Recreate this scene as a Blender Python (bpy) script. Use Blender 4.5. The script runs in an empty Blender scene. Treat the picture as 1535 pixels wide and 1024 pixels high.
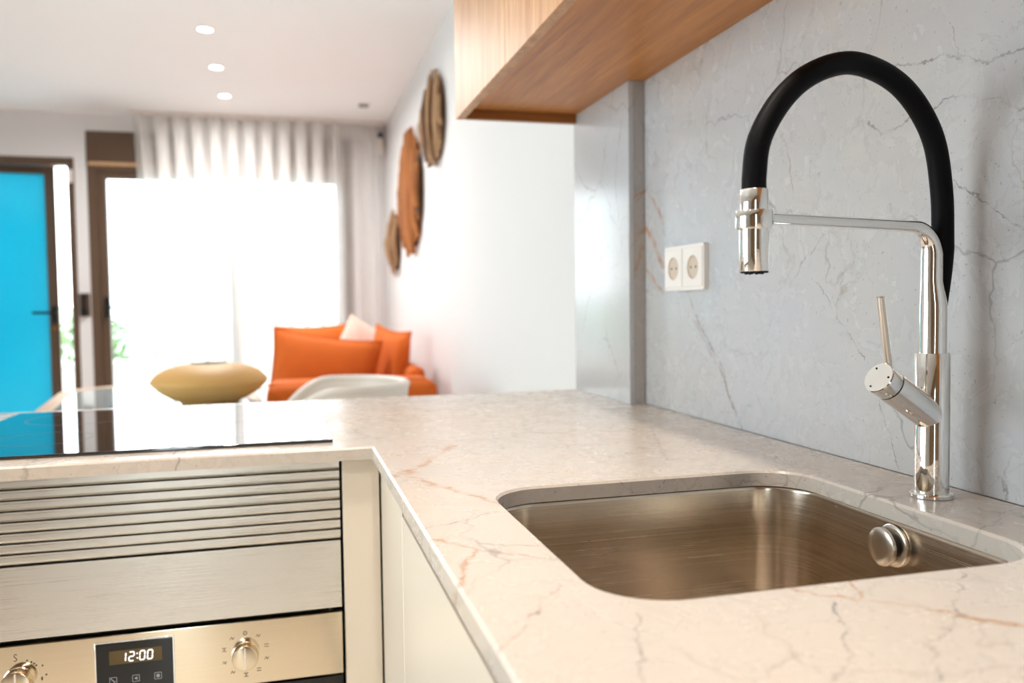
import bpy, bmesh, math, random
from mathutils import Vector, Matrix, geometry
PI = math.pi
rnd = random.Random(7)
S = bpy.context.scene
COL = S.collection

# ------------------------------------------------------------------ camera
CZ = 1.1234
F, YAW, PITCH, ROLL = 1251.3, 0.2631, 0.0454, 0.0128
fwd = Vector((math.sin(YAW)*math.cos(PITCH), math.cos(YAW)*math.cos(PITCH), -math.sin(PITCH)))
right = Vector((math.cos(YAW), -math.sin(YAW), 0)); down = fwd.cross(right)
r2 = right*math.cos(ROLL) + down*math.sin(ROLL); d2 = -right*math.sin(ROLL) + down*math.cos(ROLL)
cam = bpy.data.cameras.new('camera'); camo = bpy.data.objects.new('camera', cam); COL.objects.link(camo)
m = Matrix((( r2.x, -d2.x, -fwd.x, 0), (r2.y, -d2.y, -fwd.y, 0), (r2.z, -d2.z, -fwd.z, CZ), (0, 0, 0, 1)))
camo.matrix_world = m
cam.sensor_fit = 'HORIZONTAL'; cam.sensor_width = 36.0; cam.lens = F/1535*36.0
cam.clip_start = 0.02; cam.clip_end = 300
cam.dof.use_dof = True; cam.dof.focus_distance = 0.98; cam.dof.aperture_fstop = 4.0
S.camera = camo

# ------------------------------------------------------------------ world, lights, exposure
W = bpy.data.worlds.new('world'); S.world = W; W.use_nodes = True
bg = W.node_tree.nodes['Background']
bg.inputs[0].default_value = (0.88, 0.95, 1.0, 1); bg.inputs[1].default_value = 7.5
S.view_settings.view_transform = 'Standard'; S.view_settings.look = 'None'
S.view_settings.exposure = 0.32; S.view_settings.gamma = 1.0
try: S.view_settings.use_curve_mapping = False
except Exception: pass
S.cycles.use_denoising = True
S.cycles.max_bounces = 12; S.cycles.diffuse_bounces = 6; S.cycles.glossy_bounces = 6
S.cycles.transmission_bounces = 8; S.cycles.transparent_max_bounces = 16
S.cycles.sample_clamp_indirect = 8.0
S.cycles.caustics_reflective = False; S.cycles.caustics_refractive = False

def portal(name, loc, rot, sx, sy):
    l = bpy.data.lights.new(name, 'AREA'); l.shape = 'RECTANGLE'; l.size = sx; l.size_y = sy
    l.cycles.is_portal = True
    o = bpy.data.objects.new(name, l); o.location = loc; o.rotation_euler = rot; COL.objects.link(o)
portal('portal_window', (-0.42, 6.78, 1.2), (-PI/2, 0, 0), 1.9, 2.4)
portal('portal_door', (-1.95, 6.78, 1.1), (-PI/2, 0, 0), 1.1, 2.2)
portal('portal_rear', (-.58, -2.12, 1.1), (PI/2, 0, 0), .34, 2.2)
portal('portal_side', (-3.36, 1.6, 1.13), (0, -PI/2, 0), 2.25, 2.6)

# ------------------------------------------------------------------ materials
def hexc(r, g, b):
    f = lambda c: c/12.92 if c <= 0.04045 else ((c+0.055)/1.055)**2.4
    return (f(r/255), f(g/255), f(b/255), 1)
class NT:
    def __init__(s, name):
        s.m = bpy.data.materials.new(name); s.m.use_nodes = True; s.t = s.m.node_tree
        s.b = s.t.nodes['Principled BSDF']; s.out = s.t.nodes['Material Output']
    def n(s, typ, ins=None, **kw):
        nd = s.t.nodes.new(typ)
        for k, v in kw.items(): setattr(nd, k, v)
        for k, v in (ins or {}).items():
            if isinstance(v, bpy.types.NodeSocket): s.t.links.new(v, nd.inputs[k])
            else: nd.inputs[k].default_value = v
        return nd
    def set(s, **kw):
        for k, v in kw.items():
            k = k.replace('_', ' ')
            if isinstance(v, bpy.types.NodeSocket): s.t.links.new(v, s.b.inputs[k])
            else: s.b.inputs[k].default_value = v
    def math(s, op, a, b=0.0, clamp=False):
        nd = s.n('ShaderNodeMath', {0: a, 1: b}, operation=op); nd.use_clamp = clamp; return nd.outputs[0]
    def mix(s, f, a, b):
        nd = s.n('ShaderNodeMix', {0: f, 6: a, 7: b}, data_type='RGBA'); return nd.outputs[2]
    def ramp(s, f, lo, hi, a=0.0, b=1.0):
        nd = s.n('ShaderNodeMapRange', {0: f, 1: lo, 2: hi, 3: a, 4: b}); return nd.outputs[0]
    def noise(s, vec, scale, detail=3, rough=.55, dist=0.0):
        return s.n('ShaderNodeTexNoise', {'Vector': vec, 'Scale': scale, 'Detail': detail, 'Roughness': rough, 'Distortion': dist})
    def obj(s): return s.n('ShaderNodeTexCoord').outputs['Object']
    def scale(s, vec, sc): return s.n('ShaderNodeVectorMath', {0: vec, 1: sc}, operation='MULTIPLY').outputs[0]
def plain(name, col, rough=.5, metal=0.0, var=.04, vs=30, bump=0.0, spec=.5, coat=0):
    t = NT(name); v = t.obj(); nz = t.noise(v, vs)
    c2 = tuple(min(1, c*(1-var*3)) for c in col[:3])+(1,)
    t.set(Base_Color=t.mix(nz.outputs['Fac'], c2, col), Roughness=rough, Metallic=metal)
    t.b.inputs['Specular IOR Level'].default_value = spec
    if coat: t.b.inputs['Coat Weight'].default_value = coat
    if bump:
        bp = t.n('ShaderNodeBump', {'Height': nz.outputs['Fac'], 'Strength': bump, 'Distance': .002}); t.set(Normal=bp.outputs[0])
    return t.m
def emit(name, col, st):
    t = NT(name); t.b.inputs['Base Color'].default_value = (0, 0, 0, 1)
    t.b.inputs['Emission Color'].default_value = col; t.b.inputs['Emission Strength'].default_value = st
    return t.m

def stone(name, base, warm, veins, axes, gloss=1.0):
    """grey stone with fine crack-like veins; veins = [(points2d, width, kind)] in the slab's own plane"""
    t = NT(name); p = t.obj()
    big = t.noise(p, 2.6, 4, .6); mid = t.noise(p, 14, 6, .65, .6); fine = t.noise(p, 230, 3, .65, 1.2)
    col = t.mix(t.ramp(big.outputs['Fac'], .35, .68), base, warm)
    dk = tuple(c*.80 for c in base[:3])+(1,); lt = tuple(min(1, c*1.13) for c in base[:3])+(1,)
    col = t.mix(t.ramp(mid.outputs['Fac'], .36, .80, 0, .22), col, dk)
    col = t.mix(t.ramp(fine.outputs['Fac'], .50, .70, 0, .20), col, lt)
    sp = t.noise(p, 210, 1, .5); spm = t.math('MULTIPLY', t.ramp(sp.outputs['Fac'], .71, .76), .55)
    col = t.mix(spm, col, tuple(c*.42 for c in base[:3])+(1,))
    # web of natural cracks
    wob = t.noise(p, 7, 4, .6); wv = t.n('ShaderNodeVectorMath', {0: wob.outputs['Color'], 1: (.12, .12, .12)}, operation='MULTIPLY').outputs[0]
    pw = t.n('ShaderNodeVectorMath', {0: p, 1: wv}, operation='ADD').outputs[0]
    for sc, w, st, seed, tint in ((4.2, .011, .60, 0.0, hexc(112, 104, 102)), (9.0, .014, .42, 3.3, hexc(150, 128, 112)), (17., .016, .25, 6.1, hexc(120, 118, 120))):
        off = t.n('ShaderNodeVectorMath', {0: pw, 1: (seed, seed*.7, seed*1.3)}, operation='ADD').outputs[0]
        vo = t.n('ShaderNodeTexVoronoi', {'Vector': off, 'Scale': sc}, feature='DISTANCE_TO_EDGE')
        ln = t.ramp(vo.outputs['Distance'], 0, w, 1, 0)
        mk = t.noise(off, 3.0, 3, .6)
        f = t.math('MULTIPLY', t.math('MULTIPLY', ln, t.ramp(mk.outputs['Fac'], .47, .62)), st)
        col = t.mix(f, col, tint)
    # individual veins
    if veins:
        j = t.noise(p, 28, 4, .7); jv = t.n('ShaderNodeVectorMath', {0: j.outputs['Color'], 1: (.5, .5, .5)}, operation='SUBTRACT').outputs[0]
        jv = t.n('ShaderNodeVectorMath', {0: jv, 1: (.03, .03, .03)}, operation='MULTIPLY').outputs[0]
        pj = t.n('ShaderNodeVectorMath', {0: p, 1: jv}, operation='ADD').outputs[0]
        keep = tuple(1.0 if a in axes else 0.0 for a in 'xyz'); pj = t.scale(pj, keep)
        def v3(q):
            d = dict(zip(axes, q)); return Vector([d.get(a, 0.0) for a in 'xyz'])
        acc = {}
        for pts, w, kind in veins:
            for a, b in zip(pts[:-1], pts[1:]):
                A, B = v3(a), v3(b); ba = B-A
                pa = t.n('ShaderNodeVectorMath', {0: pj, 1: A}, operation='SUBTRACT').outputs[0]
                h = t.n('ShaderNodeVectorMath', {0: pa, 1: ba}, operation='DOT_PRODUCT').outputs['Value']
                h = t.math('MULTIPLY', h, 1/ba.length_squared, clamp=True)
                bh = t.n('ShaderNodeVectorMath', {0: ba, 'Scale': h}, operation='SCALE').outputs[0]
                dv = t.n('ShaderNodeVectorMath', {0: pa, 1: bh}, operation='DISTANCE').outputs['Value']
                f = t.ramp(dv, w*.3, w, 1, 0)
                acc[kind] = f if kind not in acc else t.math('MAXIMUM', acc[kind], f)
        brk = t.noise(p, 40, 3, .6)
        for kind, f in acc.items():
            c = {'rust': hexc(178, 126, 78), 'dark': hexc(122, 116, 114), 'pink': hexc(156, 128, 122)}[kind]
            f = t.math('MULTIPLY', f, t.ramp(brk.outputs['Fac'], .38, .60, .10, .75))
            col = t.mix(f, col, c)
    bp = t.n('ShaderNodeBump', {'Height': fine.outputs['Fac'], 'Strength': .10, 'Distance': .0006})
    t.set(Base_Color=col, Roughness=t.ramp(mid.outputs['Fac'], .3, .7, .22*gloss, .32*gloss), Normal=bp.outputs[0])
    return t.m

def wood(name, grain, c1, c2, rough=.42):
    t = NT(name); p = t.obj()
    sc = {'x': (1.1, 16, 16), 'y': (16, 1.1, 16), 'z': (16, 16, 1.1)}[grain]
    g = t.scale(p, sc); a = t.noise(g, 1.6, 6, .62, .9); b = t.noise(t.scale(p, tuple(q*5 for q in sc)), 1.5, 4, .6)
    c = t.noise(p, 2.2, 3, .5)
    k = t.math('ADD', t.math('MULTIPLY', a.outputs['Fac'], .62), t.math('MULTIPLY', b.outputs['Fac'], .38))
    col = t.mix(t.ramp(k, .33, .66), c2, c1)
    col = t.mix(t.ramp(c.outputs['Fac'], .4, .7, 0, .4), col, tuple(q*.75 for q in c1[:3])+(1,))
    ks = {'x': (3.2, 9, 9), 'y': (9, 3.2, 9), 'z': (9, 9, 3.2)}[grain]
    kn = t.n('ShaderNodeTexVoronoi', {'Vector': t.scale(p, tuple(q*.45 for q in ks)), 'Scale': 1.0})
    col = t.mix(t.ramp(kn.outputs['Distance'], .03, .085, .8, 0), col, hexc(70, 40, 18))
    bp = t.n('ShaderNodeBump', {'Height': k, 'Strength': .12, 'Distance': .001})
    t.set(Base_Color=col, Roughness=rough, Normal=bp.outputs[0])
    return t.m

def brushed(name, col, rough, axis='x', st=.12):
    t = NT(name); p = t.obj()
    sc = {'h': (1.5, 1.5, 900), 'x': (4, 900, 900), 'y': (900, 4, 900), 'z': (900, 900, 4)}[axis]
    nz = t.noise(t.scale(p, sc), 1.0, 3, .6); lo = t.noise(p, 9, 3)
    t.set(Base_Color=t.mix(t.ramp(nz.outputs['Fac'], .3, .7), tuple(c*.93 for c in col[:3])+(1,), col), Metallic=1.0,
          Roughness=t.math('ADD', t.ramp(nz.outputs['Fac'], .3, .7, rough*.8, rough*1.2), t.ramp(lo.outputs['Fac'], .3, .7, -.02, .03)))
    bp = t.n('ShaderNodeBump', {'Height': nz.outputs['Fac'], 'Strength': st, 'Distance': .0003}); t.set(Normal=bp.outputs[0])
    return t.m

CV = [([(0.133, 1.089), (0.164, 1.125), (0.202, 1.2), (0.25, 1.293)], .0075, 'rust'),
 ([(0.133, 1.089), (0.161, 1.058), (0.175, 1.007), (0.205, 0.938), (0.225, 0.894)], .0055, 'rust'),
 ([(0.17, 1.02), (0.182, 1.0)], .012, 'rust'), ([(0.135, 1.085), (0.155, 1.10)], .016, 'rust'),
 ([(0.128, 0.781), (0.146, 0.761), (0.159, 0.737), (0.136, 0.673), (0.127, 0.645)], .0035, 'rust'),
 ([(0.159, 0.737), (0.19, 0.708), (0.22, 0.687)], .002, 'pink'),
 ([(0.372, 0.561), (0.384, 0.54), (0.401, 0.527), (0.408, 0.518)], .0035, 'rust'),
 ([(0.426, 0.564), (0.417, 0.542), (0.408, 0.518)], .0028, 'rust'),
 ([(0.401, 0.527), (0.427, 0.505), (0.447, 0.486)], .002, 'rust'),
 ([(0.447, 0.486), (0.461, 0.467), (0.479, 0.449), (.52, .42)], .006, 'rust'),
 ([(0.386, 0.524), (0.364, 0.488), (0.335, 0.442), (0.305, 0.412)], .0016, 'dark'),
 ([(0.24, 0.547), (0.212, 0.486), (0.198, 0.444)], .0015, 'dark'),
 ([(0.538, 0.564), (0.45, 0.476), (0.395, 0.441), (0.364, 0.398)], .0014, 'dark'),
 ([(0.202, 0.623), (0.159, 0.558), (0.128, 0.511)], .0015, 'pink'),
 ([(0.116, 0.817), (0.159, 0.829), (0.213, 0.861)], .0018, 'dark'),
 ([(0.513, 1.071), (0.623, 1.369), (0.732, 1.469)], .0025, 'pink'),
 ([(0.753, 1.204), (0.653, 1.023), (0.619, 0.947)], .0022, 'pink')]
BV = [([(1.671, 1.364), (1.621, 1.322), (1.589, 1.285)], .006, 'rust'),
 ([(1.679, 1.286), (1.645, 1.255), (1.612, 1.217), (1.593, 1.196)], .009, 'rust'),
 ([(1.687, 1.2), (1.639, 1.172), (1.594, 1.14)], .006, 'rust'),
 ([(1.486, 1.139), (1.432, 1.075), (1.357, 1.01), (1.322, 0.947), (1.283, 0.903)], .0034, 'dark'),
 ([(1.459, 1.087), (1.369, 1.01), (1.299, 0.927)], .003, 'pink'),
 ([(0.965, 1.429), (0.862, 1.408), (0.83, 1.416), (0.802, 1.4), (0.767, 1.385), (0.719, 1.384)], .002, 'dark'),
 ([(0.817, 1.438), (0.809, 1.417), (0.8, 1.391)], .0014, 'dark'),
 ([(0.843, 1.348), (0.82, 1.357), (0.771, 1.345), (0.744, 1.337), (0.718, 1.32)], .0018, 'dark'),
 ([(0.961, 1.36), (0.937, 1.338), (0.9, 1.34), (0.862, 1.357)], .0018, 'dark'),
 ([(0.725, 0.951), (0.733, 0.922), (0.733, 0.9)], .0018, 'dark'),
 ([(0.936, 0.987), (0.922, 0.956), (0.898, 0.903)], .0014, 'dark'),
 ([(1.079, 1.152), (1.018, 1.094), (0.968, 1.041)], .0014, 'dark'),
 ([(0.813, 1.261), (0.773, 1.233), (0.716, 1.194)], .0014, 'dark'),
 ([(1.186, 1.41), (1.149, 1.361), (1.131, 1.277)], .0018, 'pink'),
 ([(1.057, 1.219), (1.114, 1.174), (1.14, 1.144)], .002, 'pink')]
PV = [([(0.718, 1.24), (0.74, 1.269), (0.76, 1.283)], .008, 'rust'), ([(0.719, 1.142), (0.728, 1.185), (0.748, 1.243)], .005, 'rust'),
 ([(0.722, 1.343), (0.758, 1.365)], .006, 'rust')]
M = {}
M['counter'] = stone('counter_stone', hexc(205, 198, 190), hexc(214, 200, 186), CV, 'xy')
M['splash'] = stone('backsplash_stone', hexc(190, 193, 198), hexc(194, 192, 190), BV, 'yz')  # same stone as the worktop, window light put into a cooler base
M['pierfront'] = stone('pilaster_end_stone', hexc(176, 174, 172), hexc(184, 176, 168), PV, 'xz')  # same stone again, shade of the end face put into a darker base
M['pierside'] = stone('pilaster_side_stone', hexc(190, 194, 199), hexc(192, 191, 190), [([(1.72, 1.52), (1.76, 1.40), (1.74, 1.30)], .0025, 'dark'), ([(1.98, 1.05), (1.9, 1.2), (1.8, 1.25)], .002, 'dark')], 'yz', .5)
M['plaster'] = plain('white_plaster', hexc(224, 224, 224), .75, var=.008, vs=6)
M['ceil'] = plain('ceiling_paint', hexc(246, 247, 247), .8, var=.006, vs=5)
M['floor'] = plain('floor_tile', hexc(226, 219, 210), .35, var=.03, vs=6)
M['rearwall'] = wood('rear_wood_panel', 'z', hexc(158, 130, 100), hexc(120, 94, 68), .5)
M['cream'] = plain('cream_lacquer', hexc(232, 221, 205), .32, var=.006, vs=10)
M['alu'] = brushed('aluminium_profile', (.80, .79, .77, 1), .30, 'y', .05)
M['steel'] = brushed('brushed_steel', (.80, .755, .685, 1), .30, 'x', .10)
M['ovensteel'] = brushed('oven_steel', (.80, .68, .51, 1), .11, 'x', .03)
M['sinksteel'] = brushed('sink_steel', (.66, .57, .47, 1), .22, 'h', .015)
M['chrome'] = plain('polished_chrome', (.88, .87, .85, 1), .045, 1.0, var=.002)
M['satin'] = plain('satin_nickel', (.72, .68, .62, 1), .24, 1.0, var=.004)
M['blackgap'] = plain('black_gap', (.006, .006, .006, 1), .6, var=0)
M['rubber'] = plain('black_rubber_hose', (.004, .004, .005, 1), .5, var=.02, bump=.05, vs=200, spec=.08)
M['hobglass'] = plain('black_hob_glass', (.004, .005, .007, 1), .03, var=0, spec=.9, coat=.5)
M['ovenglass'] = plain('black_oven_glass', (.006, .006, .006, 1), .06, var=0)
M['marking'] = plain('grey_print', hexc(120, 122, 124), .5, var=0)
M['inkdark'] = plain('dark_print', hexc(74, 62, 48), .6, var=0)
M['lcdoff'] = plain('amber_display_window', hexc(92, 74, 34), .25, var=.02)
M['lcd'] = emit('white_digits', (1, .98, .94, 1), 1.6)
M['icon'] = emit('pale_icons', (.75, .72, .66, 1), .35)
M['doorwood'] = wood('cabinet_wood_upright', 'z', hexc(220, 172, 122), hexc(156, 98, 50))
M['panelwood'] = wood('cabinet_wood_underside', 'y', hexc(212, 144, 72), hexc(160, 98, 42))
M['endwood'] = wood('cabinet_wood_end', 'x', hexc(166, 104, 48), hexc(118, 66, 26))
M['white'] = plain('white_plastic', hexc(236, 230, 224), .28, var=.004)
M['socketwell'] = plain('socket_well', hexc(206, 190, 172), .4, var=.01)
M['brown'] = plain('brown_aluminium', hexc(92, 70, 52), .42, var=.05, vs=4)
M['darkmetal'] = plain('dark_handle_metal', hexc(34, 34, 36), .35, .6, var=.01)
M['brass'] = plain('brass_lock', hexc(150, 110, 40), .3, 1.0, var=.02)
M['orange'] = plain('orange_fabric', hexc(208, 98, 14), .85, var=.05, vs=14, bump=.15)
M['pinkfab'] = plain('pale_pink_fabric', hexc(244, 206, 190), .85, var=.08, vs=9)
M['tan'] = plain('tan_ceramic', hexc(206, 160, 92), .55, var=.02, vs=12)
M['vasein'] = plain('vase_inside', hexc(90, 66, 36), .7, var=.02)
M['tabletop'] = plain('glossy_table_glass', hexc(206, 222, 226), .05, var=.004, coat=.6)
M['tablerim'] = wood('table_rim_wood', 'y', hexc(214, 176, 134), hexc(188, 142, 98))
M['chairshell'] = plain('off_white_shell', hexc(226, 218, 208), .4, var=.01)
M['legwood'] = wood('leg_wood', 'z', hexc(200, 160, 112), hexc(170, 124, 78))
M['drift1'] = wood('driftwood_pale', 'z', hexc(196, 158, 116), hexc(124, 88, 58), .8)
M['drift2'] = wood('driftwood_orange', 'z', hexc(198, 128, 66), hexc(126, 70, 32), .8)
M['drift3'] = wood('driftwood_dark', 'z', hexc(124, 88, 58), hexc(66, 42, 26), .8)
M['terrace'] = plain('terrace_tile', hexc(236, 231, 224), .7, var=.03)
M['parapet'] = plain('parapet_render', hexc(168, 164, 158), .8, var=.03)
M['leaf'] = plain('shrub_leaves', hexc(92, 122, 62), .6, var=.15, vs=6)
M['hill'] = plain('far_hill', hexc(150, 168, 150), .9, var=.08, vs=.05)
M['lamp'] = emit('lamp_lens', (1, .99, .97, 1), 12.0)
M['warmlamp'] = emit('warm_lamp_lens', (1, .80, .56, 1), 9.0)
M['grille'] = plain('grey_grille', hexc(150, 150, 150), .5, var=.02)
def glass():
    t = NT('window_glass')
    tr = t.n('ShaderNodeBsdfTransparent', {0: (.96, .985, .98, 1)}); gl = t.n('ShaderNodeBsdfGlossy', {0: (1, 1, 1, 1), 'Roughness': .01})
    fr = t.n('ShaderNodeFresnel', {0: 1.45}); mx = t.n('ShaderNodeMixShader', {0: fr.outputs[0], 1: tr.outputs[0], 2: gl.outputs[0]})
    t.t.links.new(mx.outputs[0], t.out.inputs[0]); return t.m
M['glass'] = glass()
def cyan():
    t = NT('cyan_frosted_glass'); nz = t.noise(t.obj(), 1.5, 2)
    c = t.mix(nz.outputs['Fac'], (.02, .44, .56, 1), (.07, .54, .65, 1))
    tl = t.n('ShaderNodeBsdfTranslucent', {0: c}); df = t.n('ShaderNodeBsdfDiffuse', {0: c})
    gl = t.n('ShaderNodeBsdfGlossy', {0: (1, 1, 1, 1), 'Roughness': .12}); fr = t.n('ShaderNodeFresnel', {0: 1.4})
    a = t.n('ShaderNodeMixShader', {0: .25, 1: tl.outputs[0], 2: df.outputs[0]})
    b = t.n('ShaderNodeMixShader', {0: fr.outputs[0], 1: a.outputs[0], 2: gl.outputs[0]})
    t.t.links.new(b.outputs[0], t.out.inputs[0]); return t.m
M['cyan'] = cyan()
def sheer():
    t = NT('sheer_voile'); p = t.obj(); nz = t.noise(t.scale(p, (60, 60, 3)), 1.0, 3)
    tl = t.n('ShaderNodeBsdfTranslucent', {0: (.93, .92, .90, 1)}); df = t.n('ShaderNodeBsdfDiffuse', {0: (.92, .91, .89, 1)})
    tr = t.n('ShaderNodeBsdfTransparent', {0: (1, 1, 1, 1)})
    a = t.n('ShaderNodeMixShader', {0: .55, 1: tl.outputs[0], 2: df.outputs[0]})
    b = t.n('ShaderNodeMixShader', {0: t.ramp(nz.outputs['Fac'], .3, .7, .32, .42), 1: a.outputs[0], 2: tr.outputs[0]})
    t.t.links.new(b.outputs[0], t.out.inputs[0]); return t.m
M['sheer'] = sheer()

# ------------------------------------------------------------------ mesh helpers
ORG = {}
def props(o, label=None, cat=None, group=None, kind=None):
    for k, v in (('label', label), ('category', cat), ('group', group), ('kind', kind)):
        if v: o[k] = v
    return o
def thing(name, loc, label, cat, group=None):
    o = bpy.data.objects.new(name, None); o.empty_display_size = .05; o.location = loc; COL.objects.link(o)
    ORG[o] = Vector(loc); return props(o, label, cat, group)
def basis(axis):
    w = Vector(axis).normalized(); u = Vector((0, 0, 1)) if abs(w.z) < .9 else Vector((1, 0, 0))
    u = (u - w*u.dot(w)).normalized(); v = w.cross(u); return u, v, w
class MB:
    def __init__(s): s.bm = bmesh.new(); s.bev = False
    def box(s, x0, x1, y0, y1, z0, z1, bev=0, seg=2, rot=None, piv=None):
        c = Vector(((x0+x1)/2, (y0+y1)/2, (z0+z1)/2))
        mt = Matrix.Translation(c) @ Matrix.Diagonal((abs(x1-x0), abs(y1-y0), abs(z1-z0), 1))
        if rot is not None:
            pv = Vector(piv) if piv else c
            mt = Matrix.Translation(pv) @ rot.to_4x4() @ Matrix.Translation(-pv) @ mt
        r = bmesh.ops.create_cube(s.bm, size=1.0, matrix=mt)
        if bev:
            s.bev = True
            es = list({e for v in r['verts'] for e in v.link_edges})
            bmesh.ops.bevel(s.bm, geom=es, offset=bev, segments=seg, affect='EDGES', profile=.5)
        return s
    def ring(s, pts): return [s.bm.verts.new(p) for p in pts]
    def bridge(s, a, b, closed=True):
        n = len(a)
        for i in range(n if closed else n-1):
            j = (i+1) % n
            try: s.bm.faces.new((a[i], a[j], b[j], b[i]))
            except ValueError: pass
    def cap(s, r, flip=False):
        try: s.bm.faces.new(r[::-1] if flip else r)
        except ValueError: pass
    def lathe(s, prof, c, axis=(0, 0, 1), seg=32, cap0=True, cap1=True):
        u, v, w = basis(axis); c = Vector(c); prev = None; first = None
        for r, h in prof:
            ring = s.ring([c + w*h + u*(r*math.cos(2*PI*i/seg)) + v*(r*math.sin(2*PI*i/seg)) for i in range(seg)])
            if prev: s.bridge(prev, ring)
            else: first = ring
            prev = ring
        if cap0: s.cap(first, True)
        if cap1: s.cap(prev)
        return s
    def cyl(s, p0, p1, r0, r1=None, seg=24, bev=0):
        p0, p1 = Vector(p0), Vector(p1); L = (p1-p0).length; r1 = r0 if r1 is None else r1
        pr = [(r0, 0), (r1, L)] if not bev else [(r0-bev, 0), (r0, bev), (r1, L-bev), (r1-bev, L)]
        return s.lathe(pr, p0, p1-p0, seg)
    def tube(s, path, rad, seg=12, closed=False):
        path = [Vector(p) for p in path]; n = len(path); rad = rad if isinstance(rad, (list, tuple)) else [rad]*n
        rings = []; u = None
        for i in range(n):
            if closed: tg = path[(i+1) % n]-path[i-1]
            else: tg = path[min(i+1, n-1)]-path[max(i-1, 0)]
            tg.normalize()
            if u is None: u = basis(tg)[0]
            u = (u - tg*u.dot(tg)).normalized(); v = tg.cross(u)
            rings.append(s.ring([path[i] + u*(rad[i]*math.cos(2*PI*k/seg)) + v*(rad[i]*math.sin(2*PI*k/seg)) for k in range(seg)]))
        for a, b in zip(rings[:-1], rings[1:]): s.bridge(a, b)
        if closed: s.bridge(rings[-1], rings[0])
        else: s.cap(rings[0], True); s.cap(rings[-1])
        return s
    def prism(s, pts, f, d0, d1):
        a = s.ring([f(x, y, d0) for x, y in pts]); b = s.ring([f(x, y, d1) for x, y in pts])
        s.bridge(a, b); s.cap(a, True); s.cap(b); return s
    def grid(s, fn, nu, nv, flip=False):
        vs = [[s.bm.verts.new(fn(i/nu, j/nv)) for j in range(nv+1)] for i in range(nu+1)]
        for i in range(nu):
            for j in range(nv):
                q = (vs[i][j], vs[i+1][j], vs[i+1][j+1], vs[i][j+1]); s.bm.faces.new(q[::-1] if flip else q)
        return vs
    def build(s, name, mat, parent=None, ang=38, label=None, cat=None, group=None, kind=None, weld=False):
        bm = s.bm
        if weld: bmesh.ops.remove_doubles(bm, verts=bm.verts, dist=1e-5)
        bmesh.ops.recalc_face_normals(bm, faces=bm.faces); th = math.radians(ang)
        for f in bm.faces: f.smooth = True
        for e in bm.edges:
            if len(e.link_faces) == 2 and e.calc_face_angle(0) > th: e.smooth = False
        o0 = ORG.get(parent, Vector((0, 0, 0)))
        if o0.length: bmesh.ops.translate(bm, verts=bm.verts, vec=-o0)
        me = bpy.data.meshes.new(name); bm.to_mesh(me); bm.free()
        me.materials.append(M[mat] if isinstance(mat, str) else mat)
        o = bpy.data.objects.new(name, me); COL.objects.link(o)
        if parent is not None: o.parent = parent
        if s.bev:
            wn = o.modifiers.new('weighted_normal', 'WEIGHTED_NORMAL'); wn.keep_sharp = True
        ORG[o] = o0
        return props(o, label, cat, group, kind)
def rrect(x0, x1, y0, y1, r, n=8):
    pts = []
    for cx, cy, a0 in ((x1-r, y1-r, 0), (x0+r, y1-r, 90), (x0+r, y0+r, 180), (x1-r, y0+r, 270)):
        for k in range(n+1):
            a = math.radians(a0+90*k/n); pts.append((cx+r*math.cos(a), cy+r*math.sin(a)))
    return pts
def offset(poly, d):
    out = []; n = len(poly)
    for i in range(n):
        p0, p1, p2 = Vector(poly[i-1]), Vector(poly[i]), Vector(poly[(i+1) % n])
        e1 = (p1-p0).normalized(); e2 = (p2-p1).normalized()
        n1 = Vector((e1.y, -e1.x)); n2 = Vector((e2.y, -e2.x)); b = (n1+n2).normalized()
        out.append(tuple(p1 + b*(d/max(.3, b.dot(n1)))))
    return out

# ------------------------------------------------------------------ dimensions
XF, XW, YF, YB, ZC = .1255, .7555, 1.3257, 2.035, .90
XWALL, XL, YR, YFAR, ZCEIL = .768, -3.2, -1.9, 6.5, 2.5
SX0, SX1, SY0, SY1 = .2273, .6379, .564, .9682

# ------------------------------------------------------------------ setting
MB().box(XL-.2, XWALL+.2, YR-.2, YFAR+.25, -.12, 0).build('floor', 'floor', kind='structure')
MB().box(XL-.2, XWALL+.2, YR-.2, YFAR+.25, ZCEIL, ZCEIL+.15).build('ceiling', 'ceil', kind='structure')
MB().box(XWALL, XWALL+.2, YR-.2, YFAR+.25, 0, ZCEIL).build('wall_right', 'plaster', kind='structure')
RX0, RX1, RZ = -.74, -.42, 2.2  # opening for an unseen rear window, added to light the room
MB().box(XL, RX0, YR-.2, YR, 0, ZCEIL).box(RX1, XWALL, YR-.2, YR, 0, ZCEIL).box(RX0, RX1, YR-.2, YR, RZ, ZCEIL).build('wall_rear', 'rearwall', kind='structure')
w3 = MB().box(RX0, RX0+.05, YR-.1, YR-.03, 0, RZ, .003).box(RX1-.05, RX1, YR-.1, YR-.03, 0, RZ, .003).box(RX0+.05, RX1-.05, YR-.1, YR-.03, RZ-.05, RZ, .003).box(RX0+.05, RX1-.05, YR-.1, YR-.03, 0, .05, .003).build('added_window_rear', 'brown', kind='structure')
MB().box(RX0+.05, RX1-.05, YR-.07, YR-.062, .05, RZ-.05).build('pane', 'glass', w3)
DX0, DX1, DZ = -2.52, -1.416, 2.185
WX0, WX1, WZ = -1.335, .50, 2.375
w = MB()
for a, b, z0, z1 in ((XL, DX0, 0, ZCEIL), (DX0, DX1, DZ, ZCEIL), (DX1, WX0, 0, ZCEIL), (WX0, WX1, WZ, ZCEIL), (WX1, XWALL, 0, ZCEIL)):
    w.box(a, b, YFAR, YFAR+.25, z0, z1)
w.build('wall_far', 'plaster', kind='structure')
LY0, LY1, LZ1 = 0.3, 2.9, 2.25
w = MB()
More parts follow.
